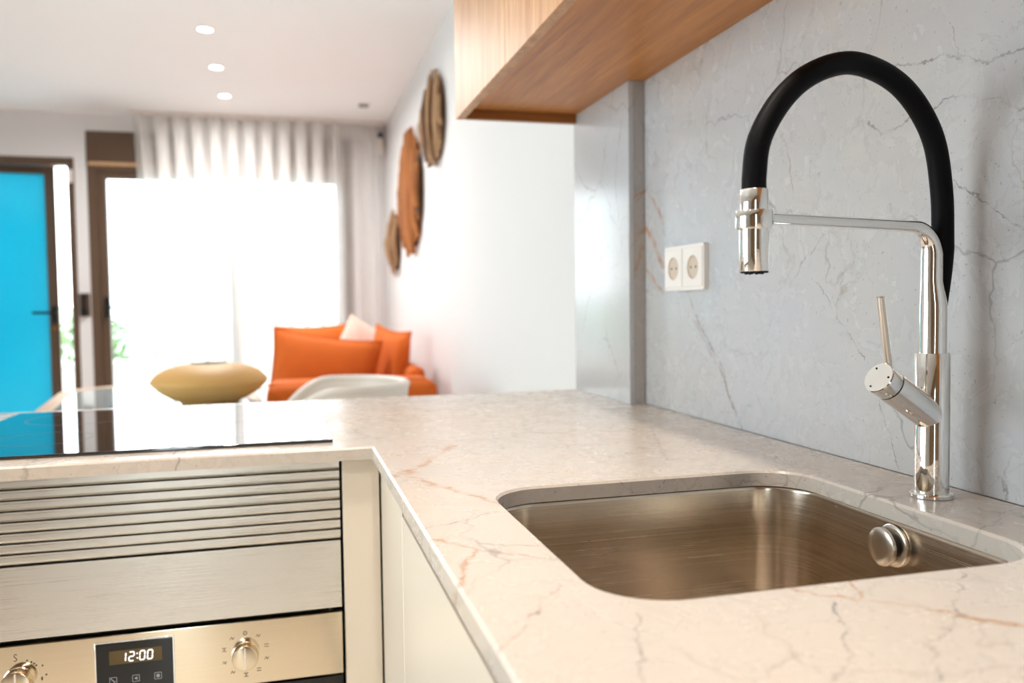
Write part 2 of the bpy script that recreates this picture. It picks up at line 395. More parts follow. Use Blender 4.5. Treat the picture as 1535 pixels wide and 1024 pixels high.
for a, b, z0, z1 in ((YR, LY0, 0, ZCEIL), (LY0, LY1, LZ1, ZCEIL), (LY1, YFAR, 0, ZCEIL)):
    w.box(XL-.2, XL, a, b, z0, z1)
w.build('wall_left', 'plaster', kind='structure')
# unseen side window, added for the daylight it brings in
wn = MB()
for a, b in ((LY0, LY0+.07), ((LY0+LY1)/2-.05, (LY0+LY1)/2+.05), (LY1-.07, LY1)): wn.box(XL-.12, XL-.04, a, b, 0, LZ1, .004)
wn.box(XL-.12, XL-.04, LY0+.07, LY1-.07, LZ1-.07, LZ1, .004).box(XL-.12, XL-.04, LY0+.07, LY1-.07, 0, .07, .004)
w2 = wn.build('added_window_side', 'brown', kind='structure')
for a, b in ((LY0+.07, (LY0+LY1)/2-.05), ((LY0+LY1)/2+.05, LY1-.07)):
    MB().box(XL-.085, XL-.077, a, b, .07, LZ1-.07).build('pane', 'glass', w2)

# patio window behind the curtain
w1 = thing('window_1', ((WX0+WX1)/2, YFAR+.05, 0), None, None); w1['kind'] = 'structure'
MB().box(WX0, WX1, YFAR-.012, YFAR+.09, 2.135, WZ, .004).build('shutter_box', 'brown', w1)
MB().box(WX0+.01, WX1-.01, YFAR-.016, YFAR-.002, 2.135, 2.158, .003).build('head_trim', 'tablerim', w1)
fr = MB()
fr.box(WX0, WX0+.062, YFAR-.004, YFAR+.09, 0, 2.135, .004).box(WX1-.062, WX1, YFAR-.004, YFAR+.09, 0, 2.135, .004)
fr.box(WX0+.062, WX1-.062, YFAR-.004, YFAR+.09, 2.095, 2.135, .004).box(WX0+.062, WX1-.062, YFAR-.004, YFAR+.09, 0, .05, .004)
fr.build('frame', 'brown', w1)
for a, b in ((WX0+.062, -.365), (-.355, WX1-.062)):
    sf = MB()
    wa, wb = (.058, .034) if a < -1 else (.034, .058)
    sf.box(a, a+wa, YFAR+.01, YFAR+.07, .05, 2.095, .006).box(b-wb, b, YFAR+.01, YFAR+.07, .05, 2.095, .006)
    sf.box(a+wa, b-wb, YFAR+.01, YFAR+.07, 2.045, 2.095, .006).box(a+wa, b-wb, YFAR+.01, YFAR+.07, .05, .12, .006)
    sash = sf.build('sash', 'brown', w1)
    MB().box(a+.03, b-.03, YFAR+.035, YFAR+.043, .115, 2.05).build('pane', 'glass', sash)
MB().box(-.365, -.355, YFAR+.0, YFAR+.075, .05, 2.095, .004).build('mullion', 'brown', w1)
h = MB().box(-1.245, -1.212, YFAR-.012, YFAR+.011, 1.06, 1.21, .006)
h.cyl((-1.228, YFAR-.01, 1.135), (-1.228, YFAR-.05, 1.135), .010).cyl((-1.228, YFAR-.048, 1.135), (-1.10, YFAR-.048, 1.13), .009)
h.build('handle', 'darkmetal', w1)

# door ajar
d1 = thing('door_1', ((DX0+DX1)/2, YFAR+.05, 0), None, None); d1['kind'] = 'structure'
fr = MB()
fr.box(DX0, DX0+.05, YFAR-.004, YFAR+.09, 0, DZ, .004).box(DX1-.046, DX1, YFAR-.004, YFAR+.09, 0, DZ, .004).box(DX0+.05, DX1-.046, YFAR-.004, YFAR+.09, DZ-.055, DZ, .004)
fr.build('door_frame', 'brown', d1)
A = math.radians(9.5); hx, hy = DX0+.06, YFAR+.06; rot = Matrix.Rotation(A, 3, 'Z'); LW = .885
def dl(x0, x1, y0, y1, z0, z1, bev=.004, mb=None):
    mb = mb or MB(); mb.box(hx+x0, hx+x1, hy+y0, hy+y1, z0, z1, bev, 2, rot, (hx, hy, 0)); return mb
lf = dl(0, .09, -.02, .03, .02, 2.165); dl(LW-.068, LW, -.02, .03, .02, 2.165, mb=lf); dl(.09, LW-.068, -.02, .03, 2.09, 2.165, mb=lf); dl(.09, LW-.068, -.02, .03, .02, .15, mb=lf)
leaf = lf.build('door_leaf', 'brown', d1)
dl(.085, LW-.063, 0, .008, .145, 2.095, 0).build('pane', 'cyan', leaf)
def dlp(x, y, z): return Matrix.Translation((hx, hy, 0)) @ rot.to_4x4() @ Vector((x, y, z))
hd = dl(LW-.05, LW-.02, -.03, -.018, 1.02, 1.15); hd.cyl(dlp(LW-.035, -.028, 1.10), dlp(LW-.035, -.07, 1.10), .009).cyl(dlp(LW-.03, -.066, 1.10), dlp(LW-.17, -.066, 1.10), .010)
hd.build('handle', 'darkmetal', leaf)
MB().lathe([(.016, 0), (.016, .01), (.008, .012)], dlp(LW-.035, -.02, .985), dlp(0, -1, 0)-dlp(0, 0, 0)).build('lock', 'brass', leaf)
MB().box(DX1-.038, DX1-.008, YFAR-.024, YFAR-.003, 2.01, 2.10, .004).build('door_sensor', 'white', label='small white contact sensor on the brown door frame', cat='sensor')
k = thing('door_restraint', (-1.375, YFAR, 1.05), 'black strap bracket on the white strip between door and window', 'bracket')
MB().box(-1.41, -1.341, YFAR-.01, YFAR+.001, 1.07, 1.235, .003).build('plate', 'brown', k)
MB().lathe([(.020, 0), (.020, .03), (.011, .07), (.011, .10), (.016, .15)], (-1.375, YFAR-.03, 1.075), (0, 0, 1), 16).build('strap', 'darkmetal', k)
# far-right corner device
k = thing('motion_sensor', (.722, YFAR, 2.27), 'small white motion sensor high in the corner beside the curtain', 'sensor')
MB().box(.698, .746, YFAR-.05, YFAR, 2.27, 2.40, .012, 3).build('body', 'white', k)
MB().lathe([(.018, 0), (.014, .012), (.004, .016)], (.722, YFAR-.045, 2.42), (0, -1, 0), 16).cyl((.722, YFAR, 2.42), (.722, YFAR-.045, 2.42), .018).build('lens', 'darkmetal', k)

# ------------------------------------------------------------------ outside
MB().box(-9, 6, YFAR+.25, 12.2, -.14, -.02).box(-9, XL-.2, -2.1, YFAR+.25, -.14, -.02).box(-9, 6, -5, -2.1, -.14, -.02).build('ground_terrace', 'terrace', kind='structure')
MB().box(-7, 6, 10.4, 10.6, -.02, .46).box(-7.05, 6.05, 10.36, 10.64, .46, .52, .01).build('wall_terrace', 'parapet', kind='structure')
hb = MB()
def hillf(u, v):
    x = -60+120*u; return Vector((x, 70+20*v, -6+(7.0+1.6*math.sin(x*.13)+1.1*math.sin(x*.31+2))*math.sin(PI*min(1, v*.5+.0)) ))
hb.grid(hillf, 60, 6); hb.build('ground_hill', 'hill', kind='structure')
for i, (x, y, r, hh) in enumerate(((-2.35, 11.4, .5, 1.05), (-1.4, 11.6, .38, .9))):
    t = thing('terrace_shrub', (x, y, -.02), ['bushy green shrub behind the terrace wall, seen through the door gap', 'smaller green shrub behind the terrace wall, seen through the clear window'][i], 'shrub')
    MB().cyl((x, y, -.02), (x, y, hh*.6), .03, .015, 8).build('stem', 'legwood', t)
    lv = MB()
    for q in range(420):
        a, b, rr = rnd.uniform(0, 2*PI), rnd.uniform(-1, 1), r*rnd.uniform(.5, 1)
        c = Vector((x+rr*math.cos(a)*math.sqrt(1-b*b), y+rr*math.sin(a)*math.sqrt(1-b*b), hh*.62+rr*b*.9))
        d = Vector((rnd.gauss(0, 1), rnd.gauss(0, 1), rnd.gauss(0, 1))).normalized(); e = d.orthogonal().normalized(); g = d.cross(e)
        lv.bm.faces.new(lv.ring([c-e*.06, c+g*.03, c+e*.06, c-g*.03]))
    lv.build('foliage', 'leaf', t, kind='stuff')

# ------------------------------------------------------------------ worktop with sink cut-out
outer = [(XF, -.9), (XW, -.9), (XW, YB), (-1.3, YB), (-1.3, YF), (XF, YF)]
hole = rrect(SX0, SX1, SY0, SY1, .062, 10)
def slab(outer, hole, z0, z1, c):
    mb = MB(); oi = offset(outer, -c); hi = offset(hole, c)
    def level(o, h, z): return mb.ring([(x, y, z) for x, y in o]), mb.ring([(x, y, z) for x, y in h])
    a = level(oi, hi, z1); b = level(outer, hole, z1-c); d = level(outer, hole, z0)
    mb.bridge(a[0], b[0]); mb.bridge(b[0], d[0]); mb.bridge(a[1], b[1]); mb.bridge(b[1], d[1])
    for lv, (o, hh) in ((a, (oi, hi)), (d, (outer, hole))):
        tris = geometry.tessellate_polygon([[Vector((x, y, 0)) for x, y in o], [Vector((x, y, 0)) for x, y in hh]])
        allv = lv[0]+lv[1]
        for tr in tris: mb.bm.faces.new([allv[i] for i in tr])
    return mb
slab(outer, hole, ZC-.02, ZC, .0028).build('worktop', 'counter', label='beige veined stone L-shaped worktop with an undermount sink cut-out', cat='worktop', ang=30)

# backsplash and pilaster
MB().box(XW, XWALL-.0008, -.9, 1.6822, ZC+.0005, 1.598).build('stone_backsplash', 'splash', label='grey cracked-vein stone backsplash slab behind the black hose tap', cat='backsplash')
k = thing('stone_pilaster', (.743, 1.86, ZC), 'shallow stone-clad pilaster standing on the worktop end beside the white wall', 'pilaster')
ORG[k] = Vector((0, 0, 0)); k.location = (0, 0, 0)
MB().box(.7295, XWALL, 1.6835, 1.695, ZC, 1.598).build('end_panel', 'pierfront', k)
MB().box(.718, .7295, 1.6823, YB, ZC, 1.598, .0012, 2).build('side_panel', 'pierside', k)
MB().box(.7295, XWALL, 1.695, YB, ZC, 1.598).build('core', 'plaster', k)

# ------------------------------------------------------------------ sink
sk = thing('kitchen_sink', ((SX0+SX1)/2, (SY0+SY1)/2, .69), 'brushed steel undermount sink set into the stone worktop', 'sink')
sb = MB(); prev = None
prof = [(.035, .8798, .09), (.0045, .8798, .066), (.0035, .8785, .066), (.0025, .874, .065), (.0, .80, .063), (-.004, .735, .06), (-.008, .712, .058), (-.018, .698, .052), (-.034, .692, .045), (-.10, .689, .04), (-.165, .687, .02)]
for ex, z, r in prof:
    ring = sb.ring([(x, y, z) for x, y in rrect(SX0-ex, SX1+ex, SY0-ex, SY1+ex, r, 10)])
    if prev: sb.bridge(prev, ring)
    prev = ring
sb.cap(prev); sb.build('bowl', 'sinksteel', sk, ang=60)
cx, cy = (SX0+SX1)/2, (SY0+SY1)/2
dr = MB().lathe([(.045, 0), (.045, .003), (.040, .0045), (.036, .002), (.030, .002), (.028, .005), (.004, .006)], (cx, cy, .6868), (0, 0, 1), 32).build('drain', 'satin', sk)
ox = SX1+.0015
MB().lathe([(.0235, 0), (.0235, .0025), (.0215, .004), (.0160, .004), (.0150, .003)], (ox, .768, .852), (-1, 0, 0), 36).build('overflow_ring', 'satin', sk)
MB().lathe([(.013, 0), (.013, .012)], (ox-.002, .768, .852), (-1, 0, 0), 28).build('overflow_neck', 'blackgap', sk)
MB().lathe([(.0190, 0), (.0212, .0012), (.0215, .003), (.0208, .005), (.0185, .0062), (.010, .0068), (.001, .007)], (ox-.0125, .768, .852), (-1, 0, 0), 40).build('overflow_cap', 'satin', sk)

# ------------------------------------------------------------------ tap
TX, TY = .697, .778
tp = thing('kitchen_tap', (TX, TY, ZC), 'polished chrome spring-neck kitchen tap with black rubber hose', 'tap')
MB().lathe([(.0215, 0), (.0225, .0008), (.0225, .0040), (.0215, .0052), (.019, .0056)], (TX, TY, ZC), seg=48).build('base_flange', 'chrome', tp)
MB().lathe([(.0183, .0050), (.0183, .1615), (.0176, .1625), (.0150, .1625)], (TX, TY, ZC), seg=48).build('body', 'chrome', tp)
AD = Vector((-math.cos(math.radians(12)), -math.sin(math.radians(12)), 0))
def tpt(s, z): return Vector((TX, TY, z)) + AD*s
def catmull(p, n=8):
    q = [2*p[0]-p[1]]+p+[2*p[-1]-p[-2]]; out = []
    for i in range(1, len(q)-2):
        for k in range(n):
            u = k/n; a, b, c, d = q[i-1], q[i], q[i+1], q[i+2]
            out.append(.5*((2*b)+(c-a)*u+(2*a-5*b+4*c-d)*u*u+(3*b-a-3*c+d)*u**3))
    return out+[p[-1]]
# lower sleeve flares towards the hose socket
sl = MB(); prev = None
for z, r, sh in ((1.0615, .0146, 0), (1.11, .0146, 0), (1.118, .0142, .0003), (1.126, .0134, .0012), (1.134, .0124, .0022), (1.142, .0117, .003)):
    c = tpt(sh, z); ring = sl.ring([c+Vector((r*math.cos(2*PI*i/40), r*math.sin(2*PI*i/40), 0)) for i in range(40)])
    if prev: sl.bridge(prev, ring)
    else: sl.cap(ring, True)
    prev = ring
sl.cap(prev); sl.build('sleeve', 'chrome', tp, ang=50)
pp = [tpt(.003, 1.12), tpt(.003, 1.172)]
for k_ in range(1, 11):
    a = PI/2*k_/10; pp.append(tpt(.003+.030*(1-math.cos(a)), 1.172+.030*math.sin(a)))
pp += [tpt(.06, 1.2022), tpt(.12, 1.2026), tpt(.20, 1.203), tpt(.244, 1.2032)]
rr = [.0117]*2 + [.0117-.0052*(k_/10) for k_ in range(1, 11)] + [.0062, .0060, .0058, .0058]
MB().tube(pp, rr, 24).build('arm', 'chrome', tp, ang=60)
HS = .2635
MB().lathe([(.0112, 1.222), (.0134, 1.2225), (.0136, 1.2235), (.0136, 1.246), (.0130, 1.247), (.0108, 1.247)], tpt(HS, -.0165), seg=40).build('hose_collar', 'chrome', tp)
MB().lathe([(.0145, 1.1915), (.0178, 1.192), (.0183, 1.193), (.0183, 1.2090), (.0178, 1.2100), (.0145, 1.2105)], tpt(HS, 0), seg=40).build('holder_ring', 'chrome', tp)
MB().lathe([(.0100, 1.1525), (.0138, 1.1515), (.0143, 1.1525), (.0147, 1.196), (.0140, 1.210)], tpt(HS, 0), seg=40).build('spray_head', 'chrome', tp)
nz = MB().lathe([(.0133, 1.1500), (.0136, 1.1535)], tpt(HS, 0), seg=32)
for k_ in range(8):
    a = 2*PI*k_/8; c = tpt(HS, 1.1502)+Vector((.008*math.cos(a), .008*math.sin(a), 0)); nz.cyl(c, c-Vector((0, 0, .0015)), .0016, .0012, 8)
nz.build('spray_nozzle', 'rubber', tp)
hp = [(.2635, 1.222), (.2635, 1.245), (.2565, 1.280), (.229, 1.319), (.191, 1.348), (.142, 1.3655), (.098, 1.3645), (.056, 1.351), (.022, 1.325), (-.001, 1.291), (-.0125, 1.24), (-.0150, 1.196), (-.0150, 1.160), (-.0105, 1.12), (-.006, 1.085)]
hpts = catmull([tpt(a, b) for a, b in hp], 6)
n = len(hpts); hr = [.0117 if i < n-16 else .0117-.0045*((i-(n-16))/15) for i in range(n)]
MB().tube(hpts, hr, 24).build('hose', 'rubber', tp, ang=80)
# mixer cartridge and lever
VA = Vector((-.84, -.14, .50)).normalized(); V0 = Vector((TX, TY, .990))
MB().lathe([(.0172, -.006), (.0177, .010), (.0177, .0775)], V0, VA, 40).build('valve_barrel', 'chrome', tp)
MB().lathe([(.0167, .0775), (.0167, .0785)], V0, VA, 40).build('valve_gap', 'blackgap', tp)
MB().lathe([(.0171, .0785), (.0177, .0793), (.0177, .0955), (.0169, .0965)], V0, VA, 40).build('valve_cap', 'chrome', tp)
u, v, w_ = basis(VA); sc_ = MB()
for a in (35, 155, 275):
    c = V0+VA*.0963+u*(.0125*math.cos(math.radians(a)))+v*(.0125*math.sin(math.radians(a))); sc_.cyl(c, c+VA*.0006, .0012, seg=10)
sc_.build('screw_dots', 'blackgap', tp)
L0 = V0+VA*.088+u*.0155; L1 = L0+Vector((-.016, -.006, .078))
MB().cyl(L0-(L1-L0)*.03, L1, .0044, .0041, 20, .0006).build('lever', 'satin', tp)

# ------------------------------------------------------------------ socket
k = thing('wall_socket', (XW, 1.4825, 1.143), 'white double power socket on the stone backsplash', 'socket')
SYA, SYB, SZ0, SZ1 = 1.400, 1.565, 1.145, 1.232
pl = MB(); f = lambda y, z, d: Vector((XW-d, y, z))
def frame_ring(mb, o, i, d0, d1, ff):
    a = mb.ring([ff(x, y, d0) for x, y in o]); b = mb.ring([ff(x, y, d1) for x, y in o]); c = mb.ring([ff(x, y, d1) for x, y in i]); e = mb.ring([ff(x, y, d0) for x, y in i])
    mb.bridge(a, b); mb.bridge(b, c); mb.bridge(c, e); mb.bridge(e, a)
pl.prism(rrect(SYA, SYB, SZ0, SZ1, .006, 5), f, 0, .0095)
pl.build('frame', 'white', k)
for yc in (1.4415, 1.5235):
    zm = (SZ0+SZ1)/2; angs = [2*PI*q/48 for q in range(48)]
    o = [(yc+.0375*math.cos(a)/max(abs(math.cos(a)), abs(math.sin(a))), zm+.0375*math.sin(a)/max(abs(math.cos(a)), abs(math.sin(a)))) for a in angs]
    def circ(r): return [(yc+r*math.cos(a), zm+r*math.sin(a)) for a in angs]
    mb = MB(); a = mb.ring([f(x, y, .0095) for x, y in o]); b = mb.ring([f(x, y, .0115) for x, y in offset(o, -.001)]); c = mb.ring([f(x, y, .0115) for x, y in circ(.0225)])
    mb.bridge(a, b); mb.bridge(b, c); ins = mb.build('faceplate', 'white', k)
    mb = MB(); c = mb.ring([f(x, y, .0117) for x, y in circ(.0228)]); d = mb.ring([f(x, y, .0117) for x, y in circ(.0212)]); e = mb.ring([f(x, y, .0098) for x, y in circ(.0195)]); mb.bridge(c, d); mb.bridge(d, e); mb.cap(e)
    well = mb.build('plug_well', 'socketwell', ins)
    ph = MB()
    for dy in (-.0095, .0095): ph.cyl((XW-.0097, yc+dy, (SZ0+SZ1)/2), (XW-.0101, yc+dy, (SZ0+SZ1)/2), .0026, seg=12)
    ph.build('pin_holes', 'inkdark', well)

# ------------------------------------------------------------------ wall cabinet
k = thing('wall_cabinet', (.59, .9, 1.575), 'honey-brown wooden wall cabinet hung above the sink', 'cabinet')
CX0, CY1, CZB, CZP, CZT = .411, 2.03, 1.5755, 1.5985, 2.36
ORG[k] = Vector((0, 0, 0)); k.location = (0, 0, 0)
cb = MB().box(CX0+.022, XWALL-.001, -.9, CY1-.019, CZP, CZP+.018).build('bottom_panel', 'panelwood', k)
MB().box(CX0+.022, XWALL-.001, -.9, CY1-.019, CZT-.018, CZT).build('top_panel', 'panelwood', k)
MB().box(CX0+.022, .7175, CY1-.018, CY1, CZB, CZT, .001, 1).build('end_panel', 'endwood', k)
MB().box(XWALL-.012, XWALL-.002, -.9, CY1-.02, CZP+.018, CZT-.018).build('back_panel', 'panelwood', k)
edges = [CY1+.001, 1.55, 1.07, .59, .11, -.37, -.9]
for a, b in zip(edges[:-1], edges[1:]):
    MB().box(CX0, CX0+.021, b+.0012, a-.0012, CZB, CZT, .001, 1).build('door', 'doorwood', k)

# ------------------------------------------------------------------ base units on the sink side
k = thing('sink_base_unit', (.45, .3, 0), 'cream base cabinet under the sink with aluminium grip rail', 'cabinet')
ORG[k] = Vector((0, 0, 0)); k.location = (0, 0, 0)
XD = .14
MB().box(.17, XW, 1.06, 1.078, .1, .878).box(.17, XW, -.9, -.882, .1, .878).box(.17, XW, -.882, 1.06, .1, .118).build('carcass', 'cream', k)
for a, b in ((1.088, .49), (.487, -.12), (-.123, -.9)):
    MB().box(XD, XD+.019, b, a, .10, .845, .0015, 2).build('door', 'cream', k)
MB().box(XD+.030, XD+.033, -.9, 1.09, .80, .876).box(XD+.0022, XD+.033, -.9, 1.09, .8465, .8495).build('grip_rail', 'alu', k)
MB().box(XD+.004, XD+.0325, -.9, 1.09, .870, .8785).build('top_rail', 'alu', k)
MB().box(.2, .218, -.9, 1.08, 0, .10).build('plinth', 'alu', k)
k = thing('corner_unit', (.11, 1.3, 0), 'cream corner filler post where the two cabinet runs meet', 'cabinet')
MB().box(.079, .1375, YF+.020, YF+.039, .10, .8765, .001, 1).build('front_filler', 'cream', k)
MB().box(XD, XD+.018, 1.0925, 1.344, .10, .8765, .001, 1).build('side_filler', 'cream', k)

# ------------------------------------------------------------------ peninsula: louvre, steel front, oven, hob
YP = YF+.020
XO0, XO1 = -.521, .0745
MB().box(.079, .137, YP+.02, YP+.55, .10, .8765).build('side_panel', 'cream', k)
MB().box(XO1+.0045, XW-.01, YP+.56, YP+.578, 0, .879).build('back_panel', 'cream', k)
k = thing('louvre_panel', (-.22, YP, .751), 'stainless steel louvre panel of horizontal slats under the hob', 'vent panel')
MB().box(XO0, XO1, YP+.014, YP+.02, .752, .878).build('backing', 'blackgap', k)
sh = None
for i in range(8):
    zt = .8775-i*.01585
    if sh is None:
        b = MB(); pf = [(0, 0), (0, -.0100), (.0035, -.0143), (.0135, -.0143), (.0135, 0)]
        r0 = b.ring([(XO0, YP+y, zt+z) for y, z in pf]); r1 = b.ring([(XO1, YP+y, zt+z) for y, z in pf]); b.bridge(r0, r1); b.cap(r0, True); b.cap(r1)
        sh = b.build('slat', 'steel', k, ang=20)
    else:
        o = sh.copy(); COL.objects.link(o); o.location.z -= i*.01585
MB().box(XO0, XO1, YP, YP+.018, .641, .7495, .0012, 2).build('steel_front', 'steel', label='plain brushed steel drawer front between louvres and oven', cat='drawer front')
ov = thing('built_in_oven', (-.22, YP, .05), 'built-in steel oven with rotary knobs and a digital clock', 'oven')
MB().box(XO0+.02, XO1-.02, YP+.022, YP+.52, .05, .638).build('body', 'blackgap', ov)
cp = MB().box(XO0, XO1, YP-.002, YP+.02, .534, .6345, .0016, 2).build('control_panel', 'ovensteel', ov)
MB().box(XO0, XO1, YP+.002, YP+.02, .06, .530, .002, 2).build('oven_door', 'ovenglass', ov)
hdl = MB().cyl((XO0+.06, YP-.045, .49), (XO1-.06, YP-.045, .49), .010)
for x in (XO0+.1, XO1-.1): hdl.cyl((x, YP+.004, .49), (x, YP-.045, .49), .007)
hdl.build('door_handle', 'steel', ov)
YD = YP-.002
ds = MB().box(-.287, -.1795, YD-.0022, YD+.004, .543, .6235, .0012, 2).build('display', 'ovenglass', ov)
MB().box(-.289, -.1775, YD-.0012, YD+.002, .541, .6255, .001, 1).build('display_bezel', 'chrome', ds)
yd = YD-.0024
MB().box(-.2685, -.195, yd-.0004, yd+.0004, .5905, .6115).build('clock_window', 'lcdoff', ds)
seg = {'a': ((.1, 1), (.9, 1)), 'b': ((1, .92), (1, .56)), 'c': ((1, .44), (1, .08)), 'd': ((.1, 0), (.9, 0)), 'e': ((0, .44), (0, .08)), 'f': ((0, .92), (0, .56)), 'g': ((.15, .5), (.85, .5))}
dg = MB()
def strip(mb, x0, z0, x1, z1, w, y):
    a, b = Vector((x0, y, z0)), Vector((x1, y, z1)); d = (b-a).normalized(); nn = Vector((-d.z, 0, d.x))*w
    v_ = [a+d*w*.2+nn, a-d*w*.6, a+d*w*.2-nn, b-d*w*.2-nn, b+d*w*.6, b-d*w*.2+nn]
    p = mb.ring(v_); q = mb.ring([x-Vector((0, .0004, 0)) for x in v_]); mb.bridge(p, q); mb.cap(p, True); mb.cap(q)
x = -.2500
for ch in '12:00':
    if ch == ':':
        for zz in (.5975, .6045): dg.box(x+.0002, x+.0018, yd-.0012, yd-.0005, zz-.0009, zz+.0009)
        x += .0042; continue
    wd, hh, z0 = .0068, .0135, .5942
    for s_ in {'1': 'bc', '2': 'abged', '0': 'abcdef'}[ch]:
        (ax, az), (bx, bz) = seg[s_]
        if ch == '1': ax -= .45; bx -= .45
        sl_ = .08*hh
        strip(dg, x+ax*wd+az*sl_, z0+az*hh, x+bx*wd+bz*sl_, z0+bz*hh, .00085, yd-.0006)
    x += .0108 if ch != '1' else .0085
dg.build('clock_digits', 'lcd', ds)
for i, xc in enumerate((-.264, -.2325, -.2015)):
    ic = MB(); zc = .5665; q = rrect(xc-.0052, xc+.0052, zc-.0052, zc+.0052, .001, 3); q2 = offset(q, -.0007)
    frame_ring(ic, q, q2, 0, .0004, lambda a, b, d: Vector((a, yd-d, b)))
    if i == 0: strip(ic, xc-.003, zc+.003, xc+.001, zc-.001, .0006, yd); strip(ic, xc+.001, zc-.003, xc+.003, zc-.001, .0006, yd)
    elif i == 1: strip(ic, xc-.002, zc, xc+.002, zc+.002, .0005, yd); strip(ic, xc-.002, zc, xc+.002, zc-.002, .0005, yd); strip(ic, xc-.001, zc, xc+.0025, zc, .0005, yd)
    else: ic.lathe([(.0026, 0), (.0026, .0004)], (xc, yd, zc), (0, -1, 0), 16)
    ic.build('touch_icon', 'icon', ds)
def knob(xc, zc, rr, off):
    kn = MB().lathe([(rr*1.06, 0), (rr*1.06, .003), (rr, .004), (rr, .0175), (rr*.95, .019), (rr*.9, .0192)], (xc, YD, zc), (0, -1, 0), 48).build('knob', 'ovensteel', ov)
    a = math.radians(off); d = Vector((math.sin(a), 0, math.cos(a))); p = Vector((xc, YD-.0192, zc))
    pm = MB(); strip(pm, xc-d.x*rr*.85, zc-d.z*rr*.85, xc+d.x*rr*.85, zc+d.z*rr*.85, .0012, YD-.0191); pm.build('pointer', 'white', kn)
knob(-.0745, .583, .0195, 0); knob(-.390, .583, .0195, 0)
def glyph(mb, xc, zc, kind, s_=.0032):
    y = YD
    if kind == 'ring':
        o = [(xc+s_*math.cos(2*PI*i/14), zc+s_*math.sin(2*PI*i/14)) for i in range(14)]; frame_ring(mb, o, [(xc+(a-xc)*.65, zc+(b-zc)*.65) for a, b in o], 0, .0003, lambda a, b, d: Vector((a, y-d, b)))
    elif kind == 'bars':
        for dz in (-.5, .5): strip(mb, xc-s_, zc+dz*s_*1.2, xc+s_, zc+dz*s_*1.2, .0004, y)
    elif kind == 'zig':
        pts = [(-1, -.6), (-.3, .7), (.3, -.6), (1, .7)]
        for a, b in zip(pts[:-1], pts[1:]): strip(mb, xc+a[0]*s_, zc+a[1]*s_, xc+b[0]*s_, zc+b[1]*s_, .0004, y)
    elif kind == 'box':
        strip(mb, xc-s_, zc-s_*.8, xc+s_, zc-s_*.8, .0004, y); strip(mb, xc-s_, zc+s_*.8, xc+s_, zc+s_*.8, .0004, y); mb.box(xc-s_*.35, xc+s_*.35, y-.0003, y, zc-s_*.3, zc+s_*.3)
    elif kind == 'dot': mb.lathe([(.0014, 0), (.0014, .0003)], (xc, y, zc), (0, -1, 0), 10)
    elif kind == 'S':
        pts = [(.8, .9), (-.2, 1.1), (-.7, .5), (.1, 0), (.7, -.5), (.2, -1.1), (-.8, -.9)]
        for a, b in zip(pts[:-1], pts[1:]): strip(mb, xc+a[0]*s_*.7, zc+a[1]*s_*1.1, xc+b[0]*s_*.7, zc+b[1]*s_*1.1, .0005, y)
kinds = ['ring', 'zig', 'bars', 'zig', 'bars', 'box', 'zig', 'zig', 'box', 'zig']
for i, kd in enumerate(kinds):
    a = 2*PI*i/10; mb = MB(); glyph(mb, -.0745+.033*math.sin(a), .583+.033*math.cos(a), kd); mb.build('function_mark', 'inkdark', cp)
mb = MB(); glyph(mb, -.394, .6165, 'S', .0042); mb.build('dial_letter', 'inkdark', cp)
mb = MB()
for a in (22, 34, 42, 50, 60, 84, 90, 95):
    rr_ = .030 if a % 4 else .036
    glyph(mb, -.390+rr_*math.sin(math.radians(a)), .583+rr_*math.cos(math.radians(a)), 'dot')
mb.build('dial_dots', 'inkdark', cp)
k = thing('peninsula_unit', (-.9, 1.7, 0), 'cream base cabinet body carrying the hob side of the worktop', 'cabinet')
MB().box(-1.28, XO0-.004, YP, YP+.019, .10, .876, .0015, 2).build('door', 'cream', k)
for a, b in ((XO0-.02, XO0-.004), (-1.28, -1.262)): MB().box(a, b, YP+.02, YP+.55, .10, .876).build('side_panel', 'cream', k)
MB().box(-1.28, XO1+.003, YP+.56, YP+.578, 0, .879).build('back_panel', 'cream', k)
hb_ = thing('induction_hob', (-.24, 1.676, ZC), 'black glass induction hob lying on the worktop', 'hob')
HX0, HX1, HY0, HY1 = -.549, .068, 1.387, 1.963
MB().box(HX0, HX1, HY0, HY1, ZC, ZC+.0055, .0012, 2).build('glass', 'hobglass', hb_)
for x, y, r in ((-.40, 1.83, .10), (-.085, 1.83, .075), (-.40, 1.56, .075), (-.085, 1.56, .10)):
    mk = MB(); o = [(x+r*math.cos(2*PI*j/48), y+r*math.sin(2*PI*j/48)) for j in range(48)]
    a = mk.ring([(p, q, ZC+.0056) for p, q in o]); b = mk.ring([(x+(p-x)*.985, y+(q-y)*.985, ZC+.0056) for p, q in o]); mk.bridge(a, b)
    mk.build('zone_mark', 'marking', hb_)

# ------------------------------------------------------------------ living area: table, vase, chair, sofa
rz = Matrix.Rotation(math.radians(7), 4, 'Z'); TC = Vector((-.54, 3.42, 0))
def tab(x, y, z): return TC + (rz @ Vector((x, y, 0))) + Vector((0, 0, z))
k = thing('dining_table', tuple(TC), 'pale glossy dining table with tan wooden rim and rounded corners', 'table')
o = rrect(-.36, .44, -.80, .98, .26, 10); i_ = offset(o, -.055)
rm = MB(); frame_ring(rm, o, i_, .712, .752, lambda a, b, d: tab(a, b, d)); rm.build('rim', 'tablerim', k)
MB().prism(i_, lambda a, b, d: tab(a, b, d), .716, .750).build('tabletop', 'tabletop', k)
for sx in (-.3, .3):
    for sy in (-.55, .72): MB().cyl(tab(sx, sy, 0), tab(sx*.9, sy*.93, .715), .02, .03, 16).build('leg', 'legwood', k)
VX, VY = -.297, 3.46
k = thing('flat_vase', (VX, VY, .752), 'flat tan ceramic vase standing on the dining table', 'vase')
